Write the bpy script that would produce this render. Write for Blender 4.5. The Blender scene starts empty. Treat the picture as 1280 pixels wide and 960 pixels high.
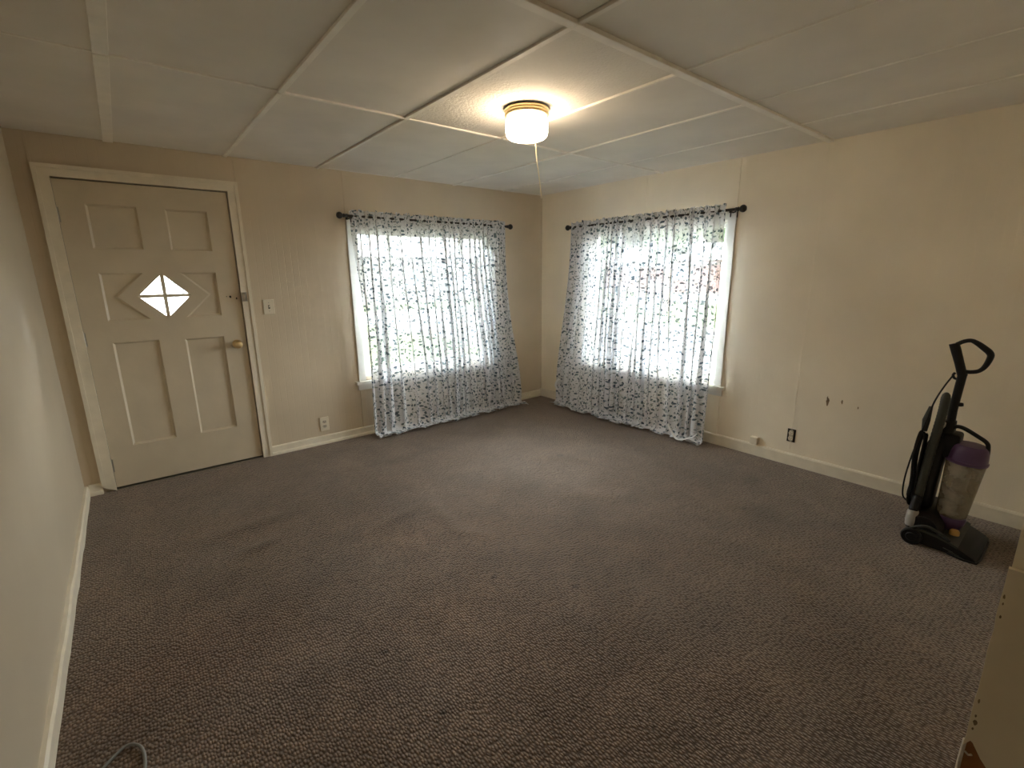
import bpy, bmesh, math, random
from mathutils import Vector, Matrix, noise
from mathutils.geometry import tessellate_polygon

random.seed(7)
PI = math.pi
sc = bpy.context.scene
C = sc.collection

# ------------------------------------------------------------------ camera
cam_d = bpy.data.cameras.new('camera')
cam = bpy.data.objects.new('camera', cam_d); C.objects.link(cam)
F_PX, YAW, PIT, ROL = 589.7, 0.6800, 0.2295, -0.0098
cam_d.sensor_fit = 'HORIZONTAL'; cam_d.sensor_width = 36.0
cam_d.lens = F_PX / 1280 * 36.0
cam_d.clip_start = 0.02; cam_d.clip_end = 300
fw = Vector((math.sin(YAW)*math.cos(PIT), math.cos(YAW)*math.cos(PIT), -math.sin(PIT)))
rt = Vector((math.cos(YAW), -math.sin(YAW), 0)); up = rt.cross(fw)
r2 = rt*math.cos(ROL)+up*math.sin(ROL); u2 = -rt*math.sin(ROL)+up*math.cos(ROL)
cam.matrix_world = Matrix(((r2.x, u2.x, -fw.x, -3.7435), (r2.y, u2.y, -fw.y, -4.0781), (r2.z, u2.z, -fw.z, 1.4319), (0, 0, 0, 1)))
sc.camera = cam

# ------------------------------------------------------------------ sky, exposure
SKY = 54.0
LAMP = 25.0
w = bpy.data.worlds.new('overcast_sky'); sc.world = w; w.use_nodes = True
wb = w.node_tree.nodes['Background']
wb.inputs['Color'].default_value = (0.95, 0.975, 1.0, 1); wb.inputs['Strength'].default_value = SKY
sc.view_settings.view_transform = 'Standard'; sc.view_settings.look = 'None'
sc.view_settings.exposure = 0.46; sc.view_settings.gamma = 1.0; sc.view_settings.use_curve_mapping = False
sc.cycles.use_denoising = True
sc.cycles.max_bounces = 9; sc.cycles.diffuse_bounces = 6; sc.cycles.transparent_max_bounces = 20
sc.cycles.caustics_reflective = False; sc.cycles.caustics_refractive = False
sc.cycles.sample_clamp_indirect = 150.0
# sampling portals in the two window openings (they guide sky light, they emit nothing)
for nm, loc, rot in (('window_portal', (-1.44, .10, 1.18), (-math.pi/2, 0, 0)), ('window_portal', (.10, -1.44, 1.18), (0, math.pi/2, 0))):
    ld = bpy.data.lights.new(nm, 'AREA'); ld.shape = 'RECTANGLE'; ld.size, ld.size_y = (1.4, 1.26) if loc[0] < 0 else (1.26, 1.4)
    ld.cycles.is_portal = True
    lo = bpy.data.objects.new(nm, ld); C.objects.link(lo); lo.location = loc; lo.rotation_euler = rot

H = 2.258; XC = -4.135; YF = -4.059; XH = -2.6; YB = -5.3

# ------------------------------------------------------------------ materials
MATS = {}
def mat(name, col, rough=0.6, metal=0.0, spec=0.5, noise_amt=0.0, noise_scale=8.0, bump=0.0, bump_scale=200.0, detail=3.0):
    m = bpy.data.materials.new(name); m.use_nodes = True; MATS[name] = m
    nt = m.node_tree; b = nt.nodes['Principled BSDF']
    b.inputs['Base Color'].default_value = (*col, 1); b.inputs['Roughness'].default_value = rough
    b.inputs['Metallic'].default_value = metal; b.inputs['Specular IOR Level'].default_value = spec
    tc = nt.nodes.new('ShaderNodeTexCoord')
    if noise_amt:
        n = nt.nodes.new('ShaderNodeTexNoise'); n.inputs['Scale'].default_value = noise_scale; n.inputs['Detail'].default_value = detail
        nt.links.new(tc.outputs['Object'], n.inputs['Vector'])
        mr = nt.nodes.new('ShaderNodeMapRange'); mr.inputs[1].default_value = .3; mr.inputs[2].default_value = .7
        mr.inputs[3].default_value = 1-noise_amt; mr.inputs[4].default_value = 1+noise_amt
        nt.links.new(n.outputs['Fac'], mr.inputs[0])
        mx = nt.nodes.new('ShaderNodeMix'); mx.data_type = 'RGBA'; mx.blend_type = 'MULTIPLY'; mx.inputs[0].default_value = 1
        mx.inputs[6].default_value = (*col, 1); nt.links.new(mr.outputs[0], mx.inputs[7])
        nt.links.new(mx.outputs[2], b.inputs['Base Color'])
    if bump:
        n2 = nt.nodes.new('ShaderNodeTexNoise'); n2.inputs['Scale'].default_value = bump_scale; n2.inputs['Detail'].default_value = 4
        nt.links.new(tc.outputs['Object'], n2.inputs['Vector'])
        bp = nt.nodes.new('ShaderNodeBump'); bp.inputs['Strength'].default_value = bump; bp.inputs['Distance'].default_value = .004
        nt.links.new(n2.outputs['Fac'], bp.inputs['Height']); nt.links.new(bp.outputs[0], b.inputs['Normal'])
    return m

def wall_mat(name, axis, WALLC):
    # painted sheet panelling: fine vertical grooves, faint blotches
    m = mat(name, WALLC, 0.55, spec=.3, noise_amt=.05, noise_scale=2.2)
    nt = m.node_tree; b = nt.nodes['Principled BSDF']
    tc = nt.nodes['Texture Coordinate']
    sep = nt.nodes.new('ShaderNodeSeparateXYZ'); nt.links.new(tc.outputs['Object'], sep.inputs[0])
    out = sep.outputs[axis]
    mul = nt.nodes.new('ShaderNodeMath'); mul.operation = 'MULTIPLY'; mul.inputs[1].default_value = 1/0.0508
    nt.links.new(out, mul.inputs[0])
    fr = nt.nodes.new('ShaderNodeMath'); fr.operation = 'FRACT'; nt.links.new(mul.outputs[0], fr.inputs[0])
    s = nt.nodes.new('ShaderNodeMath'); s.operation = 'SUBTRACT'; s.inputs[1].default_value = .5; nt.links.new(fr.outputs[0], s.inputs[0])
    a = nt.nodes.new('ShaderNodeMath'); a.operation = 'ABSOLUTE'; nt.links.new(s.outputs[0], a.inputs[0])
    mr = nt.nodes.new('ShaderNodeMapRange'); mr.inputs[1].default_value = 0; mr.inputs[2].default_value = .06; nt.links.new(a.outputs[0], mr.inputs[0])
    n = nt.nodes.new('ShaderNodeTexNoise'); n.inputs['Scale'].default_value = 60; n.inputs['Detail'].default_value = 3
    nt.links.new(tc.outputs['Object'], n.inputs['Vector'])
    ad = nt.nodes.new('ShaderNodeMath'); ad.operation = 'MULTIPLY_ADD'; ad.inputs[1].default_value = .6
    nt.links.new(n.outputs['Fac'], ad.inputs[0]); nt.links.new(mr.outputs[0], ad.inputs[2])
    bp = nt.nodes.new('ShaderNodeBump'); bp.inputs['Strength'].default_value = .22; bp.inputs['Distance'].default_value = .002
    nt.links.new(ad.outputs[0], bp.inputs['Height']); nt.links.new(bp.outputs[0], b.inputs['Normal'])
    return m

M_wallA = wall_mat('panelling_x', 0, (0.655, .55, .405))  # one cream paint in two tones, each wall's brightness put into the colour
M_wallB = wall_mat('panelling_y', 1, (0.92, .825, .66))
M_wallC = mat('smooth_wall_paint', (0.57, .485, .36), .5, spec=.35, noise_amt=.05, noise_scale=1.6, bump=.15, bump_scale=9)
M_trim = mat('cream_trim_paint', (0.82, .74, .59), .42, noise_amt=.05, noise_scale=14, bump=.12, bump_scale=50)
M_door = mat('cream_door_paint', (0.66, .565, .42), .45, noise_amt=.05, noise_scale=5, bump=.1, bump_scale=40)
M_ceil = mat('ceiling_board_paint', (0.85, .80, .72), .75, spec=.2, noise_amt=.05, noise_scale=3, bump=.12, bump_scale=70)
M_ceilt = mat('stippled_ceiling_paint', (0.85, .80, .715), .8, spec=.2, noise_amt=.03, noise_scale=5, bump=1.0, bump_scale=75)
M_batten = mat('lamplit_batten_paint', (0.93, .88, .79), .6, noise_amt=.06, noise_scale=9)  # lighter than the boards, standing in for lamplight on the battens
M_dark = mat('dark_gap', (0.05, .04, .03), .9)
M_black = mat('black_metal', (0.02, .018, .017), .35, spec=.5)
M_brass = mat('polished_brass', (0.86, .66, .36), .38, metal=1.0)
M_chain = mat('pale_brass_chain', (0.90, .80, .55), .35, metal=.4)
M_steel = mat('dull_steel', (0.45, .42, .36), .4, metal=1.0)
M_plate = mat('ivory_plastic', (0.80, .72, .57), .35)
M_recept = mat('receptacle_plastic', (0.55, .49, .38), .4)
M_box = mat('outlet_box_dark', (0.02, .017, .014), .7)
M_hole = mat('hole_dark', (0.012, .01, .008), .9)
M_stain = mat('brown_scuff', (0.27, .19, .10), .8, noise_amt=.3, noise_scale=60)
M_wood = mat('bare_brown_wood', (0.30, .115, .03), .6, noise_amt=.25, noise_scale=22)
M_cable = mat('grey_cable', (0.22, .22, .20), .45)
M_winwhite = mat('white_window_paint', (0.80, .78, .72), .4, noise_amt=.04, noise_scale=12)
M_vblack = mat('vac_black_plastic', (0.008, .007, .007), .45, spec=.3)
M_vgrey = mat('vac_grey_green_plastic', (0.045, .046, .038), .42, spec=.3, noise_amt=.1, noise_scale=20)
M_vlight = mat('vac_light_grey_plastic', (0.42, .40, .37), .45)
M_vpurple = mat('vac_purple_plastic', (0.085, .04, .11), .35)
M_vyellow = mat('vac_amber_knob', (0.50, .28, .07), .4)
M_vdust = mat('grey_dust', (0.30, .26, .20), .95, noise_amt=.35, noise_scale=35, bump=.6, bump_scale=60)
M_panel = mat('brightened_wallboard', (0.85, .74, .56), .6, noise_amt=.05, noise_scale=6, bump=.12, bump_scale=30)  # colour raised to stand in for light reaching the board from behind
M_paper = mat('torn_board_edge', (0.62, .56, .47), .9, noise_amt=.2, noise_scale=60)

def glass_mat(name, tint=(0.95, .98, .97)):
    m = bpy.data.materials.new(name); m.use_nodes = True; nt = m.node_tree; nt.nodes.clear()
    o = nt.nodes.new('ShaderNodeOutputMaterial'); t = nt.nodes.new('ShaderNodeBsdfTransparent'); t.inputs[0].default_value = (*tint, 1)
    g = nt.nodes.new('ShaderNodeBsdfGlossy'); g.inputs['Roughness'].default_value = .02
    f = nt.nodes.new('ShaderNodeFresnel'); f.inputs[0].default_value = 1.45
    mx = nt.nodes.new('ShaderNodeMixShader')
    nt.links.new(f.outputs[0], mx.inputs[0]); nt.links.new(t.outputs[0], mx.inputs[1]); nt.links.new(g.outputs[0], mx.inputs[2]); nt.links.new(mx.outputs[0], o.inputs[0])
    return m
M_glass = glass_mat('window_glass')

def clear_plastic():
    m = bpy.data.materials.new('dusty_clear_plastic'); m.use_nodes = True; nt = m.node_tree; nt.nodes.clear()
    o = nt.nodes.new('ShaderNodeOutputMaterial'); t = nt.nodes.new('ShaderNodeBsdfTransparent'); t.inputs[0].default_value = (.86, .82, .74, 1)
    p = nt.nodes.new('ShaderNodeBsdfPrincipled'); p.inputs['Base Color'].default_value = (.46, .41, .33, 1); p.inputs['Roughness'].default_value = .25
    n = nt.nodes.new('ShaderNodeTexNoise'); n.inputs['Scale'].default_value = 14; n.inputs['Detail'].default_value = 5
    tc = nt.nodes.new('ShaderNodeTexCoord'); nt.links.new(tc.outputs['Object'], n.inputs['Vector'])
    mr = nt.nodes.new('ShaderNodeMapRange'); mr.inputs[1].default_value = .35; mr.inputs[2].default_value = .65; mr.inputs[3].default_value = .25; mr.inputs[4].default_value = .6
    nt.links.new(n.outputs['Fac'], mr.inputs[0])
    mx = nt.nodes.new('ShaderNodeMixShader'); nt.links.new(mr.outputs[0], mx.inputs[0]); nt.links.new(t.outputs[0], mx.inputs[1]); nt.links.new(p.outputs[0], mx.inputs[2]); nt.links.new(mx.outputs[0], o.inputs[0])
    return m
M_clear = clear_plastic()

def shade_mat(name, strength, col):
    m = bpy.data.materials.new(name); m.use_nodes = True; nt = m.node_tree
    b = nt.nodes['Principled BSDF']; b.inputs['Base Color'].default_value = (.9, .88, .82, 1); b.inputs['Roughness'].default_value = .15
    b.inputs['Emission Color'].default_value = (*col, 1); b.inputs['Emission Strength'].default_value = strength
    return m
M_shade = shade_mat('lit_opal_glass', LAMP, (1.0, .79, .56))
M_rib = shade_mat('opal_glass_groove', .75, (1.0, .92, .72))

def math_node(nt, op, a, b=None, c=None):
    n = nt.nodes.new('ShaderNodeMath'); n.operation = op
    for i, v in enumerate((a, b, c)):
        if v is None: continue
        if isinstance(v, (int, float)): n.inputs[i].default_value = v
        else: nt.links.new(v, n.inputs[i])
    return n.outputs[0]

def sheer_mat():
    m = bpy.data.materials.new('sheer_leaf_print_voile'); m.use_nodes = True; nt = m.node_tree; nt.nodes.clear()
    L = nt.links.new
    tc = nt.nodes.new('ShaderNodeTexCoord')
    def layer(scale, la, lb, keep, off):
        mp = nt.nodes.new('ShaderNodeMapping'); mp.inputs['Location'].default_value = (off, off*1.7, 0); L(tc.outputs['UV'], mp.inputs[0])
        v = nt.nodes.new('ShaderNodeTexVoronoi'); v.voronoi_dimensions = '2D'; v.inputs['Scale'].default_value = scale; v.inputs['Randomness'].default_value = 1
        L(mp.outputs[0], v.inputs['Vector'])
        d = nt.nodes.new('ShaderNodeVectorMath'); d.operation = 'SUBTRACT'; L(mp.outputs[0], d.inputs[0]); L(v.outputs['Position'], d.inputs[1])
        sc_ = nt.nodes.new('ShaderNodeSeparateColor'); L(v.outputs['Color'], sc_.inputs[0])
        ro = nt.nodes.new('ShaderNodeVectorRotate'); ro.rotation_type = 'Z_AXIS'; L(d.outputs[0], ro.inputs['Vector'])
        L(math_node(nt, 'MULTIPLY', sc_.outputs[0], 6.28), ro.inputs['Angle'])
        sp = nt.nodes.new('ShaderNodeSeparateXYZ'); L(ro.outputs[0], sp.inputs[0])
        xx = math_node(nt, 'POWER', math_node(nt, 'ABSOLUTE', math_node(nt, 'DIVIDE', sp.outputs[0], la)), 2.0)
        yy = math_node(nt, 'ABSOLUTE', math_node(nt, 'DIVIDE', sp.outputs[1], lb))
        e = math_node(nt, 'ADD', xx, yy)
        inside = math_node(nt, 'LESS_THAN', e, 1.0)
        k = math_node(nt, 'LESS_THAN', sc_.outputs[1], keep)
        return math_node(nt, 'MULTIPLY', inside, k), sc_.outputs[2]
    l1, r1 = layer(20.0, .0145, .0088, .92, 0.0)
    l2, r2_ = layer(27.0, .0105, .0062, .85, 3.1)
    l3, r3 = layer(34.0, .0150, .0018, .70, 7.7)     # thin twigs
    cr = nt.nodes.new('ShaderNodeMix'); cr.data_type = 'RGBA'; L(r1, cr.inputs[0]); cr.inputs[6].default_value = (.085, .115, .16, 1); cr.inputs[7].default_value = (.16, .20, .215, 1)
    c2 = nt.nodes.new('ShaderNodeMix'); c2.data_type = 'RGBA'; L(r2_, c2.inputs[0]); c2.inputs[6].default_value = (.20, .27, .33, 1); c2.inputs[7].default_value = (.32, .35, .33, 1)
    base = nt.nodes.new('ShaderNodeRGB'); base.outputs[0].default_value = (.93, .94, .98, 1)
    m1 = nt.nodes.new('ShaderNodeMix'); m1.data_type = 'RGBA'; L(l3, m1.inputs[0]); L(base.outputs[0], m1.inputs[6]); m1.inputs[7].default_value = (.45, .48, .47, 1)
    m2 = nt.nodes.new('ShaderNodeMix'); m2.data_type = 'RGBA'; L(l2, m2.inputs[0]); L(m1.outputs[2], m2.inputs[6]); L(c2.outputs[2], m2.inputs[7])
    m3 = nt.nodes.new('ShaderNodeMix'); m3.data_type = 'RGBA'; L(l1, m3.inputs[0]); L(m2.outputs[2], m3.inputs[6]); L(cr.outputs[2], m3.inputs[7])
    mask = math_node(nt, 'MAXIMUM', l1, math_node(nt, 'MULTIPLY', l2, .8))
    df = nt.nodes.new('ShaderNodeBsdfDiffuse'); L(m3.outputs[2], df.inputs[0])
    tl = nt.nodes.new('ShaderNodeBsdfTranslucent'); L(m3.outputs[2], tl.inputs[0])
    ms = nt.nodes.new('ShaderNodeMixShader'); ms.inputs[0].default_value = .06; L(df.outputs[0], ms.inputs[1]); L(tl.outputs[0], ms.inputs[2])
    tr = nt.nodes.new('ShaderNodeBsdfTransparent'); tr.inputs[0].default_value = (1, 1, 1, 1)
    opac = math_node(nt, 'MULTIPLY_ADD', mask, .26, .69)
    mm = nt.nodes.new('ShaderNodeMixShader'); L(opac, mm.inputs[0]); L(tr.outputs[0], mm.inputs[1]); L(ms.outputs[0], mm.inputs[2])
    o = nt.nodes.new('ShaderNodeOutputMaterial'); L(mm.outputs[0], o.inputs[0])
    return m
M_sheer = sheer_mat()
M_ribbon = mat('white_voile_ribbon', (.85, .86, .87), .8)

def carpet_mat():
    m = mat('brown_loop_carpet', (.2, .15, .115), .95, spec=.1); nt = m.node_tree; b = nt.nodes['Principled BSDF']; L = nt.links.new
    tc = nt.nodes['Texture Coordinate']
    def nz(s, d=4.0, r=.6):
        n = nt.nodes.new('ShaderNodeTexNoise'); n.inputs['Scale'].default_value = s; n.inputs['Detail'].default_value = d; n.inputs['Roughness'].default_value = r
        L(tc.outputs['Object'], n.inputs['Vector']); return n.outputs['Fac']
    def mr(x, a, b_, c, d):
        n = nt.nodes.new('ShaderNodeMapRange'); n.inputs[1].default_value = a; n.inputs[2].default_value = b_; n.inputs[3].default_value = c; n.inputs[4].default_value = d; L(x, n.inputs[0]); return n.outputs[0]
    mp = nt.nodes.new('ShaderNodeMapping'); mp.inputs['Rotation'].default_value = (0, 0, .02); mp.inputs['Scale'].default_value = (1.0, .62, 1); L(tc.outputs['Object'], mp.inputs[0])
    vo = nt.nodes.new('ShaderNodeTexVoronoi'); vo.voronoi_dimensions = '2D'; vo.inputs['Scale'].default_value = 105; vo.inputs['Randomness'].default_value = .7; L(mp.outputs[0], vo.inputs['Vector'])
    loops = mr(vo.outputs['Distance'], .1, .65, 1.0, 0.0)
    hs = nt.nodes.new('ShaderNodeSeparateColor'); L(vo.outputs['Color'], hs.inputs[0])
    yarn = mr(hs.outputs[0], 0, 1, .72, 1.28)
    fl = mr(loops, 0, 1, .62, 1.12)  # gaps between loops darkened in the base colour, as recess shade
    big = mr(nz(.9, 5), .35, .65, .76, 1.14)
    mid = mr(nz(4.5, 5), .36, .64, .80, 1.12)
    v = math_node(nt, 'MULTIPLY', math_node(nt, 'MULTIPLY', yarn, fl), math_node(nt, 'MULTIPLY', big, mid))
    # spills and stains with outlines of their own (world metres)
    sp = nt.nodes.new('ShaderNodeSeparateXYZ'); L(tc.outputs['Object'], sp.inputs[0])
    wob = nz(7, 4)
    def spot(x, y, rx, ry, amt):
        dx = math_node(nt, 'DIVIDE', math_node(nt, 'SUBTRACT', sp.outputs[0], x), rx); dy = math_node(nt, 'DIVIDE', math_node(nt, 'SUBTRACT', sp.outputs[1], y), ry)
        r = math_node(nt, 'SQRT', math_node(nt, 'ADD', math_node(nt, 'MULTIPLY', dx, dx), math_node(nt, 'MULTIPLY', dy, dy)))
        r = math_node(nt, 'ADD', r, math_node(nt, 'MULTIPLY', math_node(nt, 'SUBTRACT', wob, .5), 1.6))
        return mr(r, .4, 1.1, amt, 0.0)
    st = None
    for a in [(-1.80, -1.80, .22, .14, .22), (-3.39, -1.42, .16, .05, .32), (-3.25, -1.15, .32, .10, .22), (-0.50, -2.74, .14, .06, .35), (-.88, -3.0, .22, .12, .22), (-1.35, -2.35, .16, .08, .22),
              (-1.92, -2.30, .30, .16, .14), (-1.206, -1.545, .035, .03, .5), (-3.16, -2.55, .02, .02, .6), (-3.12, -2.92, .016, .016, .7), (-2.55, -2.45, .016, .02, .6), (-2.3, -2.75, .018, .016, .6), (-.95, -2.9, .03, .02, .5), (-2.9, -2.1, .25, .18, .12), (-2.0, -.75, .5, .10, .18), (-2.45, -3.05, .4, .2, .12)]:
        s_ = spot(*a); st = s_ if st is None else math_node(nt, 'ADD', st, s_)
    v = math_node(nt, 'MULTIPLY', v, math_node(nt, 'SUBTRACT', 1.0, math_node(nt, 'MINIMUM', st, .75)))
    cmix = nt.nodes.new('ShaderNodeMix'); cmix.data_type = 'RGBA'; L(mr(nz(1.7, 3), .4, .65, 0, 1), cmix.inputs[0]); cmix.inputs[6].default_value = (.168, .113, .076, 1); cmix.inputs[7].default_value = (.168, .122, .090, 1)
    red = spot(-3.77, -2.07, .35, .25, .25)
    c3 = nt.nodes.new('ShaderNodeMix'); c3.data_type = 'RGBA'; L(red, c3.inputs[0]); L(cmix.outputs[2], c3.inputs[6]); c3.inputs[7].default_value = (.21, .105, .06, 1)
    mul = nt.nodes.new('ShaderNodeVectorMath'); mul.operation = 'SCALE'; L(c3.outputs[2], mul.inputs[0]); L(v, mul.inputs['Scale'])
    L(mul.outputs[0], b.inputs['Base Color'])
    bp = nt.nodes.new('ShaderNodeBump'); bp.inputs['Strength'].default_value = .9; bp.inputs['Distance'].default_value = .004
    L(math_node(nt, 'ADD', loops, math_node(nt, 'MULTIPLY', nz(350, 2), .4)), bp.inputs['Height']); L(bp.outputs[0], b.inputs['Normal'])
    b.inputs['Sheen Weight'].default_value = .5; b.inputs['Sheen Roughness'].default_value = .45; b.inputs['Sheen Tint'].default_value = (1, .88, .78, 1)
    return m
M_carpet = carpet_mat()

# ------------------------------------------------------------------ mesh helpers
def wloc(o):
    v = Vector((0, 0, 0))
    while o: v += o.location; o = o.parent
    return v
def obj(name, bm, m, parent=None, smooth=False, origin=None):
    me = bpy.data.meshes.new(name)
    off = wloc(parent) if parent else (Vector(origin) if origin else Vector((0, 0, 0)))
    bmesh.ops.translate(bm, verts=bm.verts, vec=-off)
    bm.normal_update()
    bm.to_mesh(me); bm.free()
    if smooth:
        for p in me.polygons: p.use_smooth = True
        if smooth == 'auto': me.set_sharp_from_angle(angle=math.radians(35))
    o = bpy.data.objects.new(name, me); C.objects.link(o); me.materials.append(m)
    if parent: o.parent = parent
    elif origin: o.location = origin
    return o
def thing(name, loc, label, cat, group=None, kind=None):
    o = bpy.data.objects.new(name, None); C.objects.link(o); o.location = loc; o.empty_display_size = .1
    return tag(o, label, cat, group, kind)
def tag(o, label=None, cat=None, group=None, kind=None):
    if label: o['label'] = label
    if cat: o['category'] = cat
    if group: o['group'] = group
    if kind: o['kind'] = kind
    return o
def B_(): return bmesh.new()
def box(bm, x0, x1, y0, y1, z0, z1, bev=0.0, seg=1):
    vs = [bm.verts.new((x, y, z)) for x in (x0, x1) for y in (y0, y1) for z in (z0, z1)]
    fs = [bm.faces.new([vs[i] for i in q]) for q in ((0, 1, 3, 2), (4, 6, 7, 5), (0, 4, 5, 1), (2, 3, 7, 6), (0, 2, 6, 4), (1, 5, 7, 3))]
    if bev:
        es = list({e for f in fs for e in f.edges})
        bmesh.ops.bevel(bm, geom=es, offset=bev, segments=seg, affect='EDGES', profile=.5)
    return bm
def lathe(bm, prof, c, axis='Z', n=40, dirv=None):
    """prof: (r,h) pairs along the axis direction from point c"""
    d = Vector(dirv).normalized() if dirv else Vector({'X': (1, 0, 0), 'Y': (0, 1, 0), 'Z': (0, 0, 1)}[axis])
    a = d.orthogonal().normalized(); b = d.cross(a); c = Vector(c); rings = []
    for r, h in prof:
        if r < 1e-6: rings.append([bm.verts.new(c+d*h)])
        else: rings.append([bm.verts.new(c+d*h+(a*math.cos(2*PI*i/n)+b*math.sin(2*PI*i/n))*r) for i in range(n)])
    for q, r in zip(rings, rings[1:]):
        for i in range(n):
            j = (i+1) % n
            if len(q) == 1 and len(r) == 1: continue
            if len(q) == 1: bm.faces.new((q[0], r[j], r[i]))
            elif len(r) == 1: bm.faces.new((q[i], q[j], r[0]))
            else: bm.faces.new((q[i], q[j], r[j], r[i]))
    bmesh.ops.recalc_face_normals(bm, faces=bm.faces)
    return bm
def spline(pts, n=8, closed=False):
    P = [Vector(p) for p in pts]; out = []; m = len(P)
    for i in range(m if closed else m-1):
        g = lambda k: P[k % m] if closed else P[max(0, min(m-1, k))]
        p0, p1, p2, p3 = g(i-1), g(i), g(i+1), g(i+2)
        for k in range(n):
            t = k/n
            out.append(.5*((2*p1)+(p2-p0)*t+(2*p0-5*p1+4*p2-p3)*t*t+(3*p1-p0-3*p2+p3)*t**3))
    if not closed: out.append(P[-1])
    return out
def tube(bm, pts, r, n=10, closed=False, flat=1.0, upv=None):
    """sweep a circle (or ellipse: flat scales the second axis) along pts; r may be a list"""
    P = [Vector(p) for p in pts]; m = len(P); rings = []
    nrm = None
    for i, p in enumerate(P):
        if closed: t = P[(i+1) % m]-P[i-1]
        else: t = P[min(i+1, m-1)]-P[max(i-1, 0)]
        t.normalize()
        if upv: a = Vector(upv) - t*Vector(upv).dot(t); a.normalize()
        elif nrm is None: a = t.orthogonal().normalized()
        else: a = (nrm-t*nrm.dot(t)).normalized()
        nrm = a; b = t.cross(a); rr = r[i] if isinstance(r, (list, tuple)) else r
        rings.append([bm.verts.new(p+a*math.cos(2*PI*k/n)*rr*flat+b*math.sin(2*PI*k/n)*rr) for k in range(n)])
    for i in range(m if closed else m-1):
        q, s = rings[i], rings[(i+1) % m]
        for k in range(n): bm.faces.new((q[k], q[(k+1) % n], s[(k+1) % n], s[k]))
    if not closed:
        bm.faces.new(rings[0][::-1]); bm.faces.new(rings[-1])
    bmesh.ops.recalc_face_normals(bm, faces=bm.faces)
    return bm
def plate(bm, outer, holes, fn, d0, d1):
    """flat sheet with holes: 2D loops (a,b) -> fn(a,b,d); faces at depth d0 and d1 and all rims"""
    loops = [outer]+list(holes)
    tri = tessellate_polygon([[Vector((a, b, 0)) for a, b in l] for l in loops])
    flat = [q for l in loops for q in l]
    v0 = [bm.verts.new(fn(a, b, d0)) for a, b in flat]; v1 = [bm.verts.new(fn(a, b, d1)) for a, b in flat]
    for t in tri:
        try: bm.faces.new([v0[i] for i in t]); bm.faces.new([v1[i] for i in reversed(t)])
        except ValueError: pass
    k = 0
    for l in loops:
        n = len(l)
        for i in range(n):
            a, b = k+i, k+(i+1) % n
            bm.faces.new((v0[a], v0[b], v1[b], v1[a]))
        k += n
    bmesh.ops.recalc_face_normals(bm, faces=bm.faces)
    return bm
def rect(a0, a1, b0, b1): return [(a0, b0), (a1, b0), (a1, b1), (a0, b1)]
fA = lambda a, b, d: (a, d, b)      # in wall_back: a = x, b = z, d = y (negative into the room)
fB = lambda a, b, d: (d, a, b)      # in wall_right: a = y, d = x

# ------------------------------------------------------------------ room shell
# floor: carpet with a few raised wrinkles
def seg_d(p, a, b):
    ab = b-a; t = max(0, min(1, (p-a).dot(ab)/ab.dot(ab))); return (p-(a+ab*t)).length, t
WR = [((-2.40, -1.50), (-2.46, -1.98), .045, .011), ((-2.85, -1.66), (-2.45, -1.56), .045, .006), ((-3.47, -1.45), (-3.30, -1.40), .035, .009), ((-2.46, -1.98), (-2.33, -2.15), .04, .007),
      ((-1.75, -1.95), (-1.30, -2.40), .07, .006), ((-3.6, -1.15), (-3.2, -1.12), .05, .006), ((-1.5, -1.3), (-1.1, -1.7), .06, .005)]
bm = B_()
nx, ny = 150, 170
X0, X1, Y0, Y1 = XC-.1, .1, YB, .1
rows = []
for j in range(ny+1):
    y = Y0+(Y1-Y0)*j/ny if False else None
    t = j/ny; y = Y0+(Y1-Y0)*(1-(1-t)**1.0)
    row = []
    for i in range(nx+1):
        x = X0+(X1-X0)*i/nx; p = Vector((x, y, 0)); z = 0
        for a, b, wd, h in WR:
            d, tt = seg_d(p, Vector((*a, 0)), Vector((*b, 0)))
            z += h*math.exp(-(d/wd)**2)*(0.35+.65*math.sin(PI*min(1, max(0, tt*.9+.05))))
        edge = min(-x, x-XC, -y, 1)
        z += .0022*noise.noise(Vector((x*2.2, y*2.2, 3)))*max(0, min(1, edge*4))
        row.append(bm.verts.new((x, y, max(z, -.002) if edge > .04 else 0)))
    rows.append(row)
for j in range(ny):
    for i in range(nx): bm.faces.new((rows[j][i], rows[j][i+1], rows[j+1][i+1], rows[j+1][i]))
tag(obj('floor', bm, M_carpet, smooth=True), 'worn dark brown loop-pile carpet with wrinkles and stains', 'floor', kind='structure')

WIN = (-2.155, -.725, .54, 1.82)       # rough opening of both windows, along the wall and up
DOOR = (-3.985, -3.045, 0.0, 2.03)
TH = .13
bm = B_()
plate(bm, rect(XC-TH, TH, -.6, H+.1), [rect(*WIN), rect(DOOR[0], DOOR[1], -.002, DOOR[3])], fA, 0.0, TH)
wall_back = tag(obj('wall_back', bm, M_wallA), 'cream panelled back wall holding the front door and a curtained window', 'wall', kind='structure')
bm = B_()
plate(bm, rect(YF-.12, 0, -.6, H+.1), [rect(*WIN)], fB, 0.0, TH)
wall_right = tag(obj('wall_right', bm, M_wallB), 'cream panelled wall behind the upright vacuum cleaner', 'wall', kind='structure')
bm = B_(); box(bm, XC-TH, XC, YB-.1, 0, -.6, H+.1)
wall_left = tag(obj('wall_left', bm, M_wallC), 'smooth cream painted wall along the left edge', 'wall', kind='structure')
bm = B_(); box(bm, XH, 0, YF-.12, YF, -.05, H+.05)
wall_front = tag(obj('wall_front', bm, M_wallB), 'cream wall end at the right edge beside the opening', 'wall', kind='structure')
bm = B_(); box(bm, XH, XH+.12, YB, YF-.12, -.05, H+.05); box(bm, XC, XH, YB-.1, YB, -.05, H+.05)
tag(obj('wall_hall', bm, M_trim), 'hallway walls behind the viewpoint', 'wall', kind='structure')  # unseen walls given lighter paint to bounce light onto the wallboard

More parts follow.
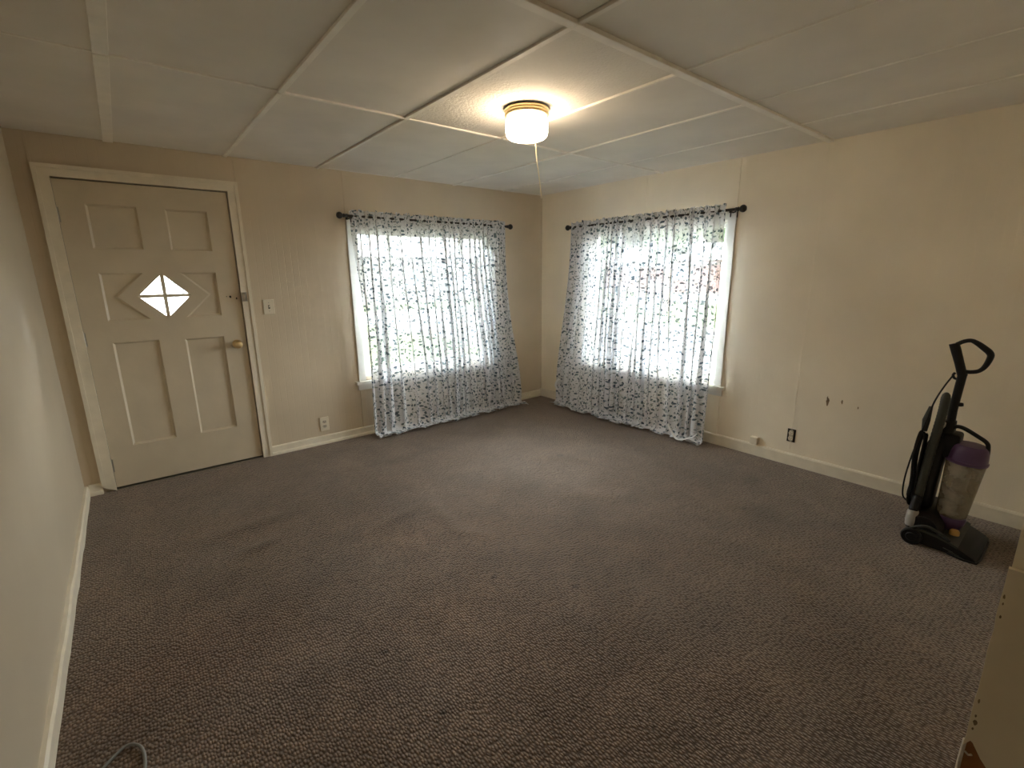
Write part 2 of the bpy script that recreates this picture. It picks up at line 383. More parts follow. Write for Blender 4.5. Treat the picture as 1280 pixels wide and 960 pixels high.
# panelling seams: narrow cover strips
def strip_A(x, z0, z1, wd=.014, t=.004): bm = B_(); box(bm, x-wd/2, x+wd/2, -t, .001, z0, z1, .001); return obj('seam_strip', bm, M_wallA, wall_back)
def strip_B(y, z0, z1, wd=.014, t=.004): bm = B_(); box(bm, -t, .001, y-wd/2, y+wd/2, z0, z1, .001); return obj('seam_strip', bm, M_wallB, wall_right)
strip_A(-4.049, 2.095, H); strip_A(-2.986, 2.095, H); strip_A(-2.207, 1.86, H, .012); strip_A(-2.185, .08, .43, .05, .008)
strip_B(-1.371, 1.86, H); strip_B(-2.200, 1.86, H, .016, .005); strip_B(-2.781, .09, H, .006, .0015); strip_B(-2.185, .09, .43, .05, .008)
bm = B_(); box(bm, -.012, .002, -.012, .002, .085, H-.002, .003); obj('corner_bead', bm, M_wallA, wall_back)

# scuffs on wall_right
def blob(bm, fn, ca, cb, ra, rb, d, n=11, seed=0):
    rnd = random.Random(seed)
    vs = [bm.verts.new(fn(ca+ra*math.cos(2*PI*i/n)*rnd.uniform(.55, 1.15), cb+rb*math.sin(2*PI*i/n)*rnd.uniform(.6, 1.1), d)) for i in range(n)]
    bm.faces.new(vs)
for k, (a, b, ra, rb) in enumerate([(-2.985, .535, .010, .032), (-2.981, .555, .006, .018), (-3.070, .548, .006, .018), (-3.166, .527, .004, .010)]):
    bm = B_(); blob(bm, fB, a, b, ra, rb, -.0008, seed=k); obj('scuff', bm, M_stain, wall_right)

# baseboards
def extrude_profile(bm, prof, fn, a0, a1):
    """prof: (d,z) loop; swept along a"""
    n = len(prof)
    v0 = [bm.verts.new(fn(a0, z, d)) for d, z in prof]; v1 = [bm.verts.new(fn(a1, z, d)) for d, z in prof]
    for i in range(n): bm.faces.new((v0[i], v0[(i+1) % n], v1[(i+1) % n], v1[i]))
    bm.faces.new(v0[::-1]); bm.faces.new(v1); bmesh.ops.recalc_face_normals(bm, faces=bm.faces)
    return bm
pb = [(.002, 0), (-.013, 0), (-.013, .066), (-.010, .073), (-.004, .076), (.002, .076)]
pshoe = [(-.0125, 0), (-.026, 0), (-.026, .014), (-.0225, .022), (-.0125, .026)]
def baseboard(name, label, fn, spans, prof, shoe=None):
    root = thing(name, (0, 0, 0), label, 'baseboard', kind='structure')
    for a0, a1 in spans:
        bm = B_(); extrude_profile(bm, prof, fn, a0, a1); obj('board', bm, M_trim, root)
        if shoe: bm = B_(); extrude_profile(bm, shoe, fn, a0, a1); obj('shoe_moulding', bm, M_trim, root)
    return root
baseboard('baseboard_back', 'cream baseboard with shoe moulding under the back window and by the door', fA, [(XC+.02, -4.045), (-2.984, -.015)], pb, pshoe)
pbB = [(.002, 0), (-.016, 0), (-.016, .080), (-.010, .089), (.002, .092)]
baseboard('baseboard_right', 'plain cream baseboard below the right wall', fB, [(YF, 0)], pbB)
fC = lambda a, b, d: (XC-d, a, b)
bm = B_()   # the left board is warped away from the wall in places
N = 60; prof = [(.002, 0), (-.020, 0), (-.020, .062), (-.012, .070), (.002, .072)]
rings = []
for i in range(N+1):
    y = YB+(0-YB)*i/N; wv = .006*noise.noise(Vector((y*2.1, 0, 5)))+.003*noise.noise(Vector((y*7, 0, 9)))
    rings.append([bm.verts.new(fC(y, z+(.010*noise.noise(Vector((y*3.3, 1, 2))) if z > .03 else 0), d-(abs(wv) if d < 0 else 0))) for d, z in prof])
for a, b in zip(rings, rings[1:]):
    for k in range(5): bm.faces.new((a[k], a[(k+1) % 5], b[(k+1) % 5], b[k]))
bm.faces.new(rings[0]); bm.faces.new(rings[-1][::-1]); bmesh.ops.recalc_face_normals(bm, faces=bm.faces)
root = thing('baseboard_left', (0, 0, 0), 'warped cream baseboard along the smooth left wall', 'baseboard', kind='structure')
obj('board', bm, M_trim, root, smooth='auto')

# ceiling: boards and cover battens
bm = B_(); box(bm, XC-.1, .1, YB-.1, .1, H+.012, H+.10)
ceiling = tag(obj('ceiling', bm, M_dark), 'low ceiling of painted boards with cover battens', 'ceiling', kind='structure')
bx = [XC, -3.672, -3.038, -2.4155, -1.7547, -1.1419, -.5407, 0.0]
ay = [0.0, -1.53, -2.79, -4.04, YB]
rnd = random.Random(3)
for i in range(7):
    for j in range(4):
        x0, x1, y1, y0 = bx[i], bx[i+1], ay[j], ay[j+1]
        g = .004
        bm = B_(); nx_, ny_ = 6, 8
        sag = rnd.uniform(.000, .006); tl = [rnd.uniform(-.0025, .0025) for _ in range(4)]
        if (i, j) == (2, 1): tl = [0, -.001, -.001, .002]
        def zz(u, v): return H+.004-sag*math.sin(PI*u)*math.sin(PI*v)+(tl[0]*(1-u)*(1-v)+tl[1]*u*(1-v)+tl[2]*(1-u)*v+tl[3]*u*v)
        lo = [[bm.verts.new((x0+g+(x1-x0-2*g)*a/nx_, y0+g+(y1-y0-2*g)*b/ny_, zz(a/nx_, b/ny_))) for a in range(nx_+1)] for b in range(ny_+1)]
        for b in range(ny_):
            for a in range(nx_): bm.faces.new((lo[b][a], lo[b+1][a], lo[b+1][a+1], lo[b][a+1]))
        bd = [lo[0][a] for a in range(nx_+1)]+[lo[b][nx_] for b in range(1, ny_+1)]+[lo[ny_][a] for a in range(nx_-1, -1, -1)]+[lo[b][0] for b in range(ny_-1, 0, -1)]
        tp = [bm.verts.new((v.co.x, v.co.y, H+.013)) for v in bd]
        for k in range(len(bd)): bm.faces.new((bd[k], bd[(k+1) % len(bd)], tp[(k+1) % len(bd)], tp[k]))
        bm.faces.new(tp[::-1]); bmesh.ops.recalc_face_normals(bm, faces=bm.faces)
        p = obj('ceiling_board', bm, M_ceilt if (i, j) in ((3, 1),) else M_ceil, ceiling, smooth='auto')
        if (i, j) == (3, 1): p['label'] = 'stippled ceiling board around the lamp'
def batten(x0, x1, y0, y1, wd, t, dz=0.0):
    bm = B_()
    if abs(x1-x0) > abs(y1-y0): box(bm, x0, x1, y0-wd/2, y0+wd/2, H-t+dz, H+.006, .0015)
    else: box(bm, x0-wd/2, x0+wd/2, y0, y1, H-t+dz, H+.006, .0015)
    return obj('batten', bm, M_batten, ceiling)
for i in range(7):
    batten(bx[i], bx[i+1], -2.79, -2.79, .038, .011)
    batten(bx[i], bx[i+1], -1.53, -1.53, .020 if i > 1 else .010, .005 if i > 1 else .002)
    batten(bx[i], bx[i+1], -4.04, -4.04, .03, .006)
for j in range(3):
    for i, wd, t in ((1, .05, .004), (2, .026, .006), (3, .022, .006), (4, .018, .005), (5, .022, .006), (6, .010, .002)):
        if i == 3 and j == 1: wd = .026; t = .004
        if i in (4, 5, 6) and j == 2: wd, t = .010, .002
        if i == 4 and j == 0: wd, t = .006, .001
        off = .012 if i == 3 else 0
        batten(bx[i]+off, bx[i]+off, ay[j+1]+.012, ay[j]-.004, wd, t)

# torn wallboard sheet lining the hallway side of the opening (vertical edge at the right of the view)
bm = B_()
ed = []
rnd = random.Random(11)
zs = [0.0, .10, .20, .30, .40, .46]
for z in zs: ed.append((YF+.003+rnd.uniform(-.001, .001), z))
tear = [(-4.0565, .50), (-4.060, .535), (-4.064, .552), (-4.0675, .550), (-4.082, .525), (-4.096, .508), (-4.105, .47), (-4.118, .40), (-4.15, .30), (-4.2, .2), (-4.22, .1), (-4.22, 0)]
outer = [(YF+.003, .535)]
for k in range(14): outer.append((YF+.003+rnd.uniform(-.0012, .0006), .56+k*.0262))
outer += [(YF+.003, .921), (-5.2, .921), (-5.2, 0)]
outer += [(y, z) for y, z in tear[::-1][:-2]]
hall_panel = thing('wall_lining', (XH, YF-.2, 0), 'chipped cream wallboard lining with a torn brown patch at the right edge', 'wall panel', kind='structure')
plate(bm, outer, [], lambda a, b, d: (d, a, b), XH-.011, XH-.0005)
obj('wallboard', bm, M_panel, hall_panel)
bm = B_(); box(bm, XH-.004, XH-.0004, -4.24, YF+.001, 0, .545); obj('exposed_wood', bm, M_wood, hall_panel)
bm = B_(); tube(bm, [(XH-.0045, YF+.002+rnd.uniform(-.001, .001), z*.0545) for z in range(11)], .0035, 6); obj('torn_edge', bm, M_paper, hall_panel)
bm = B_(); tube(bm, [(XH-.0055, -4.0602, .5195), (XH-.007, -4.066, .5165), (XH-.0085, -4.070, .522)], .002, 6); obj('paint_curl', bm, M_paper, hall_panel)
for k, (y, z, ra, rb) in enumerate([(-4.0620, .642, .0016, .006), (-4.0627, .609, .002, .004), (-4.0640, .596, .003, .007), (-4.0632, .580, .0018, .004), (-4.0595, .866, .0018, .005), (-4.0602, .852, .0014, .003), (-4.0610, .826, .0016, .004)]):
    bm = B_(); blob(bm, fB, y, z, ra, rb, XH-.0114, 9, k+20); obj('nail_hole', bm, M_stain, hall_panel)

# ------------------------------------------------------------------ front door
def casing_member(bm, loop): plate(bm, loop, [], fA, -.018, .0005)
o0, o1, zt = -4.048, -2.984, 2.092
door_trim = thing('trim_1', (-3.515, 0, 0), 'cream door casing framing the panelled front door', 'door casing', kind='structure')
for nm, loop, bead in (('casing_leg', [(o0, .045), (-3.975, 0), (-3.975, 2.024), (o0, zt)], [(o0, .06), (o0+.022, .045), (o0+.022, zt-.022), (o0, zt)]),
                 ('casing_leg', [(o1, 0), (-3.053, 0), (-3.053, 2.024), (o1, zt)], [(o1, 0), (o1-.022, 0), (o1-.022, zt-.022), (o1, zt)]),
                 ('casing_head', [(o0, zt), (-3.975, 2.024), (-3.053, 2.024), (o1, zt)], [(o0, zt), (o0+.022, zt-.022), (o1-.022, zt-.022), (o1, zt)])):
    bm = B_(); casing_member(bm, loop)
    cm = obj(nm, bm, M_trim, door_trim)
    bm = B_(); plate(bm, bead, [], fA, -.024, -.017); obj('bead', bm, M_trim, cm)
bm = B_(); plate(bm, [(DOOR[0], 0), (DOOR[0]+.006, 0), (DOOR[0]+.006, 2.024), (DOOR[1]-.006, 2.024), (DOOR[1]-.006, 0), (DOOR[1], 0), (DOOR[1], 2.03), (DOOR[0], 2.03)], [], fA, .0, .12)
obj('jamb', bm, M_trim, door_trim)
bm = B_(); plate(bm, [(DOOR[0]+.006, 0), (-3.965, 0), (-3.965, 2.012), (-3.065, 2.012), (-3.065, 0), (DOOR[1]-.006, 0), (DOOR[1]-.006, 2.024), (DOOR[0]+.006, 2.024)], [], fA, .0455, .10)
obj('door_stop', bm, M_dark, door_trim)
bm = B_(); box(bm, DOOR[0], DOOR[1], -.006, .12, -.01, .006, .002); obj('threshold', bm, M_steel, door_trim)
bm = B_(); box(bm, DOOR[0], DOOR[1], .0455, .12, .0, .040, .002); obj('light_leak_block', bm, M_dark, door_trim)  # added dark block behind the door, stops daylight leaking under it

DX0, DX1, DZ0, DZ1 = -3.974, -3.058, .016, 2.016
door = thing('door_1', ((DX0+DX1)/2, .03, 0), 'cream six-panel front door with a diamond-shaped glass light', 'door', kind='structure')
gx, gz, gr = -3.515, 1.307, .148
dia = [(gx-gr, gz), (gx, gz-gr), (gx+gr, gz), (gx, gz+gr)]
R = .255; zl, zh = 1.153, 1.462
hl = R-(gz-zl); hh = R-(zh-gz)
panels = [rect(-3.843, -3.588, 1.613, 1.882), rect(-3.438, -3.195, 1.610, 1.878), rect(-3.843, -3.592, .294, 1.010), rect(-3.443, -3.203, .292, 1.000),
          [(-3.843, zl), (gx-hl, zl), (gx-R, gz), (gx-hh, zh), (-3.843, zh)], [(gx+hl, zl), (-3.196, zl), (-3.196, zh), (gx+hh, zh), (gx+R, gz)]]
bm = B_(); plate(bm, rect(DX0, DX1, DZ0, DZ1), panels+[dia], fA, .004, .045)
slab = obj('door_frame', bm, M_door, door)
for pl in panels:
    bm = B_()
    cx_, cz_ = sum(a for a, b in pl)/len(pl), sum(b for a, b in pl)/len(pl)
    plate(bm, pl, [], fA, .019, .040)
    pn = obj('door_panel', bm, M_door, door)
    # sticking: a slim bevelled strip inside the recess
    bm = B_()
    n = len(pl); w_ = .012
    def inset(l, wd):
        out = []
        for i in range(len(l)):
            p, a, b = Vector(l[i]), Vector(l[i-1]), Vector(l[(i+1) % len(l)])
            d1 = (p-a).normalized(); d2 = (b-p).normalized(); n1 = Vector((-d1.y, d1.x)); n2 = Vector((-d2.y, d2.x))
            bi = (n1+n2); bi /= max(.3, bi.dot(n1)); out.append(tuple(p+bi*wd))
        return out
    inn = inset(pl, w_)
    va = [bm.verts.new((a, .008, b)) for a, b in pl]; vb = [bm.verts.new((a, .0188, b)) for a, b in inn]; vc = [bm.verts.new((a, .0188, b)) for a, b in pl]
    for i in range(n):
        j = (i+1) % n; bm.faces.new((va[i], va[j], vb[j], vb[i])); bm.faces.new((vb[i], vb[j], vc[j], vc[i]))
    bmesh.ops.recalc_face_normals(bm, faces=bm.faces)
    obj('moulding', bm, M_door, pn)
mw = .022
for sx, sz in ((-1, 1), (1, 1), (1, -1), (-1, -1)):
    bm = B_(); g_ = gr-.001
    plate(bm, [(gx+sx*mw*.5, gz+sz*mw*.5), (gx+sx*(g_-mw*.5), gz+sz*mw*.5), (gx+sx*mw*.5, gz+sz*(g_-mw*.5))], [], fA, .026, .030)
    obj('glass_pane', bm, M_glass, door)
bm = B_(); box(bm, gx-gr+.002, gx+gr-.002, .014, .042, gz-mw/2, gz+mw/2); obj('muntin', bm, M_door, door)
bm = B_(); box(bm, gx-mw/2, gx+mw/2, .0145, .0415, gz-gr+.002, gz+gr-.002); obj('muntin', bm, M_door, door)
bm = B_(); lathe(bm, [(0, -.066), (.015, -.066), (.024, -.060), (.029, -.048), (.028, -.038), (.020, -.030), (.013, -.024), (.012, -.012), (.030, -.008), (.033, -.002), (.033, .004)], (-3.122, .004, .933), 'Y')
obj('door_knob', bm, M_brass, door, smooth=True)
for z in (1.808, 1.044, .175):
    bm = B_(); lathe(bm, [(0, -.048), (.006, -.048), (.006, .048), (0, .048)], (-3.978, -.004, z), 'Z', 12)
    box(bm, -3.978, -3.966, -.001, .0045, z-.044, z+.044)
    obj('hinge', bm, M_steel, door)
bm = B_(); blob(bm, fA, -3.124, 1.286, .008, .010, .0032, seed=3); obj('lock_hole', bm, M_hole, door)
bm = B_(); blob(bm, fA, -3.148, 1.288, .004, .004, .0032, seed=4); obj('screw_hole', bm, M_hole, door)
bm = B_(); blob(bm, fA, -3.085, 1.272, .005, .009, .0032, seed=5); obj('screw_hole', bm, M_hole, door)
# leftover latch keeper on the casing
bm = B_(); plate(bm, rect(-3.058, -3.020, 1.250, 1.316), [rect(-3.048, -3.028, 1.260, 1.306)], fA, -.031, -.024)
kp = obj('latch_keeper', bm, M_steel, door_trim)

# ------------------------------------------------------------------ windows
def window(name, fn, label):
    c = fn((WIN[0]+WIN[1])/2, .5, .0)
    root = thing(name, c, label, 'window', kind='structure')
    a0, a1, z0, z1 = WIN
    def part(nm, loops, d0, d1, m=M_winwhite, par=root):
        bm = B_(); plate(bm, loops[0], loops[1:], fn, d0, d1); return obj(nm, bm, m, par)
    s = -1 if fn is fA else -1       # room side is negative depth for both walls
    part('jamb_liner', [rect(a0, a1, z0, z1), rect(a0+.018, a1-.018, z0+.018, z1-.018)], .0, TH)
    # casing
    part('casing_leg', [rect(-2.212, -2.150, .505, 1.822)], -.016, .0)
    part('casing_leg', [rect(-.730, -.668, .505, 1.822)], -.016, .0)
    part('casing_head', [rect(-2.212, -.668, 1.815, 1.882)], -.017, .0)
    part('stool', [rect(-2.245, -.640, .478, .505)], -.046, .06)
    part('apron', [rect(-2.225, -.660, .425, .478)], -.018, .0)
    g0, g1, h0, h1 = a0+.018, a1-.018, z0+.018, z1-.018
    part('sash', [rect(g0, g1, h0, h1), rect(g0+.03, g1-.03, h0+.035, h1-.028)], .035, .075)
    G = (g0+.03, g1-.03, h0+.035, h1-.028)
    va = [G[0], G[0]+.29, G[1]-.29, G[1]]; vz = [G[2], .895, 1.495, G[3]]
    for a in va[1:3]: part('muntin', [rect(a-.014, a+.014, G[2], G[3])], .042, .068)
    for z in vz[1:3]:
        for k in range(3):
            aa = va[k]+(.014 if k else 0); ab = va[k+1]-(.014 if k < 2 else 0)
            part('muntin', [rect(aa, ab, z-.014, z+.014)], .0425, .0675)
    for i in range(3):
        for j in range(3): part('pane', [rect(va[i]-.002, va[i+1]+.002, vz[j]-.002, vz[j+1]+.002)], .053, .057, M_glass)
    return root
window('window_1', fA, 'white prairie-grid window behind sheer curtains in the back wall')
window('window_2', fB, 'white prairie-grid window behind sheer curtains in the right wall')

# ------------------------------------------------------------------ curtain rods and sheers
def rod(fn, a0, a1, z, label, group):
    d = -.092
    root = thing('curtain_rod', fn((a0+a1)/2, z, d), label, 'curtain rod', group)
    P = lambda a, b=z, dd=d: Vector(fn(a, b, dd))
    bm = B_(); tube(bm, [P(a0), P((a0+a1)/2), P(a1)], .0105, 16); obj('rod', bm, M_black, root, smooth='auto')
    ax = P(1)-P(0)
    for a, s in ((a0, -1), (a1, 1)):
        bm = B_(); lathe(bm, [(.0, .012), (.013, .012), (.013, -.006), (.017, -.012), (.013, -.018), (.012, -.022), (.022, -.030), (.0275, -.043), (.026, -.055), (.018, -.066), (0, -.071)], P(a), dirv=-ax*s, n=24)
        obj('finial', bm, M_black, root, smooth=True)
        aa = a-s*.045
        bm = B_(); tube(bm, [P(aa, z-.004, .0-.004), P(aa, z-.016, -.05), P(aa, z-.016, d)], .006, 8); 
        tube(bm, [P(aa, z-.016, d-.012), P(aa, z-.016, d+.014)], .008, 8); tube(bm, [P(aa, z+.025, -.0025), P(aa, z-.05, -.0025)], .011, 8, flat=1)
        br = obj('bracket', bm, M_black, root)
        bm = B_(); tube(bm, [P(aa, z-.014, d), P(aa, z-.052, d)], .0045, 8); obj('set_screw', bm, M_black, br)
    return root
rod(fA, -2.245, -.568, 1.905, 'black curtain rod with ball finials above the back wall window', 'black curtain rods')
rod(fB, -2.250, -.545, 1.885, 'black curtain rod with ball finials above the right wall window', 'black curtain rods')

def smooth01(t): t = max(0, min(1, t)); return t*t*(3-2*t)
def curtain(fn, top, bot, zr, dep, seed, label, group, pud=(.06, .12), fine=22, coarse=7, full=1.7, NU=360, lean=0.0, ds=0.0):
    rnd = random.Random(seed)
    o1, o2, o3 = rnd.uniform(0, 50), rnd.uniform(0, 50), rnd.uniform(0, 50)
    hdr = .045; L0 = zr+hdr; wid = abs(top[1]-top[0])
    qs = [0, .012, .024, .034, .045, .056, .068, .085]
    q = .11
    while q < L0-.06: qs.append(q); q += .030
    q_end = L0+.14
    q = qs[-1]+.012
    while q < q_end: qs.append(q); q += .010
    bm = B_(); uv = bm.loops.layers.uv.new('UVMap'); rows = []; uvs = {}
    for q in qs:
        row = []
        for i in range(NU+1):
            t = i/NU
            v = max(0, min(1, (q-hdr)/zr))
            n1 = noise.noise(Vector((t*6+o1, v*.5, 0))); n2 = noise.noise(Vector((t*3+o2, v*.4, 7)))
            pf = 2*PI*fine*t+2.2*n1*3; pc = 2*PI*coarse*(t+.08*n2*2)+o3
            pv = .7+1.1*abs(noise.noise(Vector((t*coarse*.7+o3, v*.3, 21))))*1.6
            k = smooth01(v*1.6)
            af = .0095*(1-.6*k)+.002; ac = (.012+.015*k)*min(pv, 1.5)
            if q < hdr*1.6: af *= 1.0+.4*math.exp(-((q-hdr)/.012)**2)*-1.5
            tt = t+.010*(1-k)*noise.noise(Vector((t*25+o2, 3, 0)))
            s = (top[0]+(top[1]-top[0])*tt)*(1-smooth01(v)**1.2)+(bot[0]+(bot[1]-bot[0])*t)*smooth01(v)**1.2
            s += (.6*af*math.sin(2*pf)+1.05*ac*math.sin(pc+PI/2)+.014*k*noise.noise(Vector((t*9+o3, v*1.2, 2))))*(1 if top[1] > top[0] else -1)
            fl_ = 1-.75*smooth01((q-(L0-.16))/.16)
            dd = .106+dep*k+(af*math.sin(pf)+ac*math.sin(pc))*fl_+.010*k*noise.noise(Vector((t*14+o1, v*2.5, 4)))
            if q < hdr: dd += .006*math.sin(pf*2+1)*(hdr-q)/hdr
            pl = pud[0]+(pud[1]-pud[0])*(.5+.9*noise.noise(Vector((t*4+o2, 0, 11))))+.004*math.sin(pc+.7)
            z = zr+hdr-q
            if q < hdr: z += .022*noise.noise(Vector((t*55+o1, 0, 1)))*(hdr-q)/hdr
            base = .012+.010*(1+noise.noise(Vector((t*16+o3, q*9, 1))))
            r_ = .05
            if z < r_+base:
                e = (r_+base)-z            # arc past the bend start
                qe = min(e, r_*PI/2+pl)
                if qe < r_*PI/2:
                    th = qe/r_; z = base+r_*(1-math.sin(th)); dd += r_*(1-math.cos(th))
                else:
                    x_ = qe-r_*PI/2; z = base+.010*(1+math.sin(x_*40+.5*pc))*min(1, x_/.03); dd += r_+x_*.85
                z = max(z, .006)
            dd = max(dd, .060 if z < .6 else .064)
            row.append(bm.verts.new(fn(s, z, -dd))); uvs[row[-1]] = (t*wid*full+seed*1.37, q)
        rows.append(row)
    for a, b in zip(rows, rows[1:]):
        for i in range(NU):
            f = bm.faces.new((a[i], a[i+1], b[i+1], b[i])); f.smooth = True
            for l in f.loops: l[uv].uv = uvs[l.vert]
    m = sum(top)/2
    o = obj('sheer_curtain', bm, M_sheer, origin=fn(m, 0, -.11), smooth=True)
    tag(o, label, 'curtain', group)
    return o
G_ = 'sheer leaf-print curtains'
ca1 = curtain(fA, (-2.195, -1.335), (-2.165, -1.22), 1.905, .03, 1, 'sheer leaf-print curtain panel on the door side of the back window', G_, pud=(.04, .13), fine=21, coarse=9, full=2.0)
ca2 = curtain(fA, (-1.36, -.600), (-1.26, -.455), 1.905, .02, 2, 'sheer leaf-print curtain panel of the back window beside the room corner', G_, pud=(.03, .12), fine=23, coarse=10, full=2.2)
cb1 = curtain(fB, (-.575, -1.425), (-.42, -1.43), 1.885, .02, 3, 'sheer leaf-print curtain panel of the right window beside the room corner', G_, pud=(.04, .10), fine=22, coarse=10, full=2.1)
cb2 = curtain(fB, (-1.405, -2.165), (-1.385, -2.165), 1.885, .01, 4, 'sheer leaf-print curtain panel of the right window nearest the wall outlet', G_, pud=(.02, .07), fine=19, coarse=8, full=2.0)
# a tie-back loop still hanging on the corner panel
bm = B_(); tube(bm, spline([fB(-.49, .31, -.17), fB(-.465, .28, -.19), fB(-.455, .23, -.195), fB(-.475, .19, -.185)], 5), .011, 8, flat=.25); obj('tie_band', bm, M_ribbon, cb1, smooth=True)
bm = B_(); tube(bm, spline([fB(-1.86, .13, -.19), fB(-1.93, .06, -.21), fB(-1.99, .03, -.22), fB(-2.10, .075, -.20), fB(-2.13, .11, -.18)], 5), .009, 8, flat=.3); obj('tie_band', bm, M_ribbon, cb2, smooth=True)

# ------------------------------------------------------------------ wall fittings
sw = thing('light_switch', fA(-2.873, 1.2, 0), 'ivory toggle light switch beside the front door', 'light switch')
bm = B_(); box(bm, -2.912, -2.834, -.007, -.0005, 1.142, 1.256, .0025, 2); obj('cover_plate', bm, M_plate, sw)
bm = B_(); box(bm, -2.879, -2.867, -.0075, -.006, 1.185, 1.213); obj('toggle_slot', bm, M_hole, sw)
bm = B_(); tube(bm, [(-2.873, -.006, 1.197), (-2.873, -.016, 1.205)], .0045, 8); obj('toggle', bm, M_plate, sw)
for z in (1.167, 1.231):
    bm = B_(); lathe(bm, [(.0035, 0), (.0035, .001), (0, .0014)], (-2.873, -.007, z), dirv=(0, -1, 0), n=10); obj('screw', bm, M_steel, sw)
def receptacle(parent, fn, a, z, d, m=M_recept):
    bm = B_(); n = 20
    vs = [(a+.0165*math.cos(2*PI*i/n), z+max(-.0125, min(.0125, .0165*math.sin(2*PI*i/n)))) for i in range(n)]
    plate(bm, vs, [], fn, d-.003, d+.0005); rc = obj('receptacle', bm, m, parent)
    for da in (-.0062, .0062):
        bm = B_(); plate(bm, rect(a+da-.0014, a+da+.0014, z-.002, z+.006), [], fn, d-.0034, d-.0028); obj('slot', bm, M_hole, rc)
    bm = B_(); plate(bm, [(a+.0024*math.cos(i), z-.0075+.0024*math.sin(i)) for i in [k*PI/4 for k in range(8)]], [], fn, d-.0034, d-.0028); obj('slot', bm, M_hole, rc)
ol = thing('wall_outlet', fA(-2.55, .175, 0), 'ivory duplex outlet with cover plate by the back baseboard', 'outlet')
bm = B_(); box(bm, -2.587, -2.512, -.0075, -.0005, .116, .238, .0025, 2); obj('cover_plate', bm, M_plate, ol)
receptacle(ol, fA, -2.5495, .197, -.0075); receptacle(ol, fA, -2.5495, .157, -.0075)
ou = thing('wall_outlet', fB(-2.783, .229, 0), 'uncovered duplex outlet in a dark wall box under the scuffs', 'outlet')
bm = B_(); plate(bm, rect(-2.811, -2.755, .179, .279), [rect(-2.806, -2.760, .184, .274)], fB, -.0025, .0); obj('box_rim', bm, M_box, ou)
bm = B_(); plate(bm, rect(-2.808, -2.758, .182, .276), [], fB, -.0012, -.0002); obj('box_back', bm, M_box, ou)
bm = B_(); plate(bm, rect(-2.797, -2.769, .190, .268), [], fB, -.010, -.001); obj('device_body', bm, M_recept, ou)
receptacle(ou, fB, -2.783, .249, -.010, M_plate); receptacle(ou, fB, -2.783, .209, -.010, M_plate)
for z in (.188, .270):
    bm = B_(); plate(bm, rect(-2.790, -2.776, z-.006, z+.006), [], fB, -.006, -.001); obj('mounting_ear', bm, M_steel, ou)
jk = thing('phone_jack', fB(-2.528, .092, 0), 'small ivory surface jack box on the right baseboard', 'phone jack')
bm = B_(); box(bm, -.032, -.0005, -2.556, -2.500, .093, .153, .004, 2); obj('housing', bm, M_plate, jk)
bm = B_(); box(bm, -.0335, -.0315, -2.553, -2.503, .096, .150, .001); obj('cover', bm, M_plate, jk)

# ------------------------------------------------------------------ ceiling lamp
lx, ly = -1.98, -2.04
lamp = thing('ceiling_lamp', (lx, ly, H), 'lit opal glass ceiling lamp with brass collar and pull chain', 'ceiling lamp')
bm = B_(); lathe(bm, [(0, .001), (.112, .001), (.116, -.004), (.116, -.010), (.110, -.014), (.110, -.020), (.114, -.025), (.112, -.032), (.104, -.038), (.096, -.040), (0, -.040)], (lx, ly, H-.002), n=56)
obj('brass_collar', bm, M_brass, lamp, smooth='auto')
bm = B_()
prof = [(.094, -.036), (.101, -.044)]
side0, side1 = -.050, -.112
for k in range(13):
    h = side0+(side1-side0)*k/12; prof.append((.1085+.0012*(k % 2), h))
prof += [(.107, -.122), (.101, -.131), (.090, -.138)]
for k in range(7): prof.append((.082-.0115*k, -.1405-.0010*(k % 2)-.0006*k))
prof.append((0, -.146))
lathe(bm, prof, (lx, ly, H-.002), n=56)
sh = obj('glass_shade', bm, M_shade, lamp, smooth=True)
def ring(r, z, rr): return tube(B_(), [(lx+r*math.cos(2*PI*i/56), ly+r*math.sin(2*PI*i/56), z) for i in range(56)], rr, 6, closed=True)
for h in (-.062, -.075, -.088, -.101): obj('rib', ring(.1096, H-.002+h, .0011), M_rib, sh, smooth=True)
for r in (.078, .064, .050): obj('rib', ring(r, H-.1435, .0013), M_rib, sh, smooth=True)
ch = [(-1.972, -2.098, H-.142), (-1.9728, -2.108, 2.02), (-1.9742, -2.128, 1.93), (-1.976, -2.150, 1.826)]
bm = B_(); tube(bm, spline(ch, 6), .0030, 6); pc_ = obj('pull_chain', bm, M_chain, lamp, smooth=True)
bm = B_(); lathe(bm, [(0, .008), (.004, .007), (.0062, .0), (.004, -.006), (0, -.0075)], (-1.9762, -2.1515, 1.818), n=14); obj('chain_bead', bm, M_plate, pc_, smooth=True)

# ------------------------------------------------------------------ upright vacuum cleaner
vx = -.47
V = thing('vacuum_cleaner', (vx, -3.72, 0), 'black upright vacuum cleaner with purple-lidded dust canister against the right wall', 'vacuum cleaner')
Y = lambda y, z, x=vx: (x, y, z)
def vp(name, bm, m, smooth=False, par=None): return obj(name, bm, m, par or V, smooth)
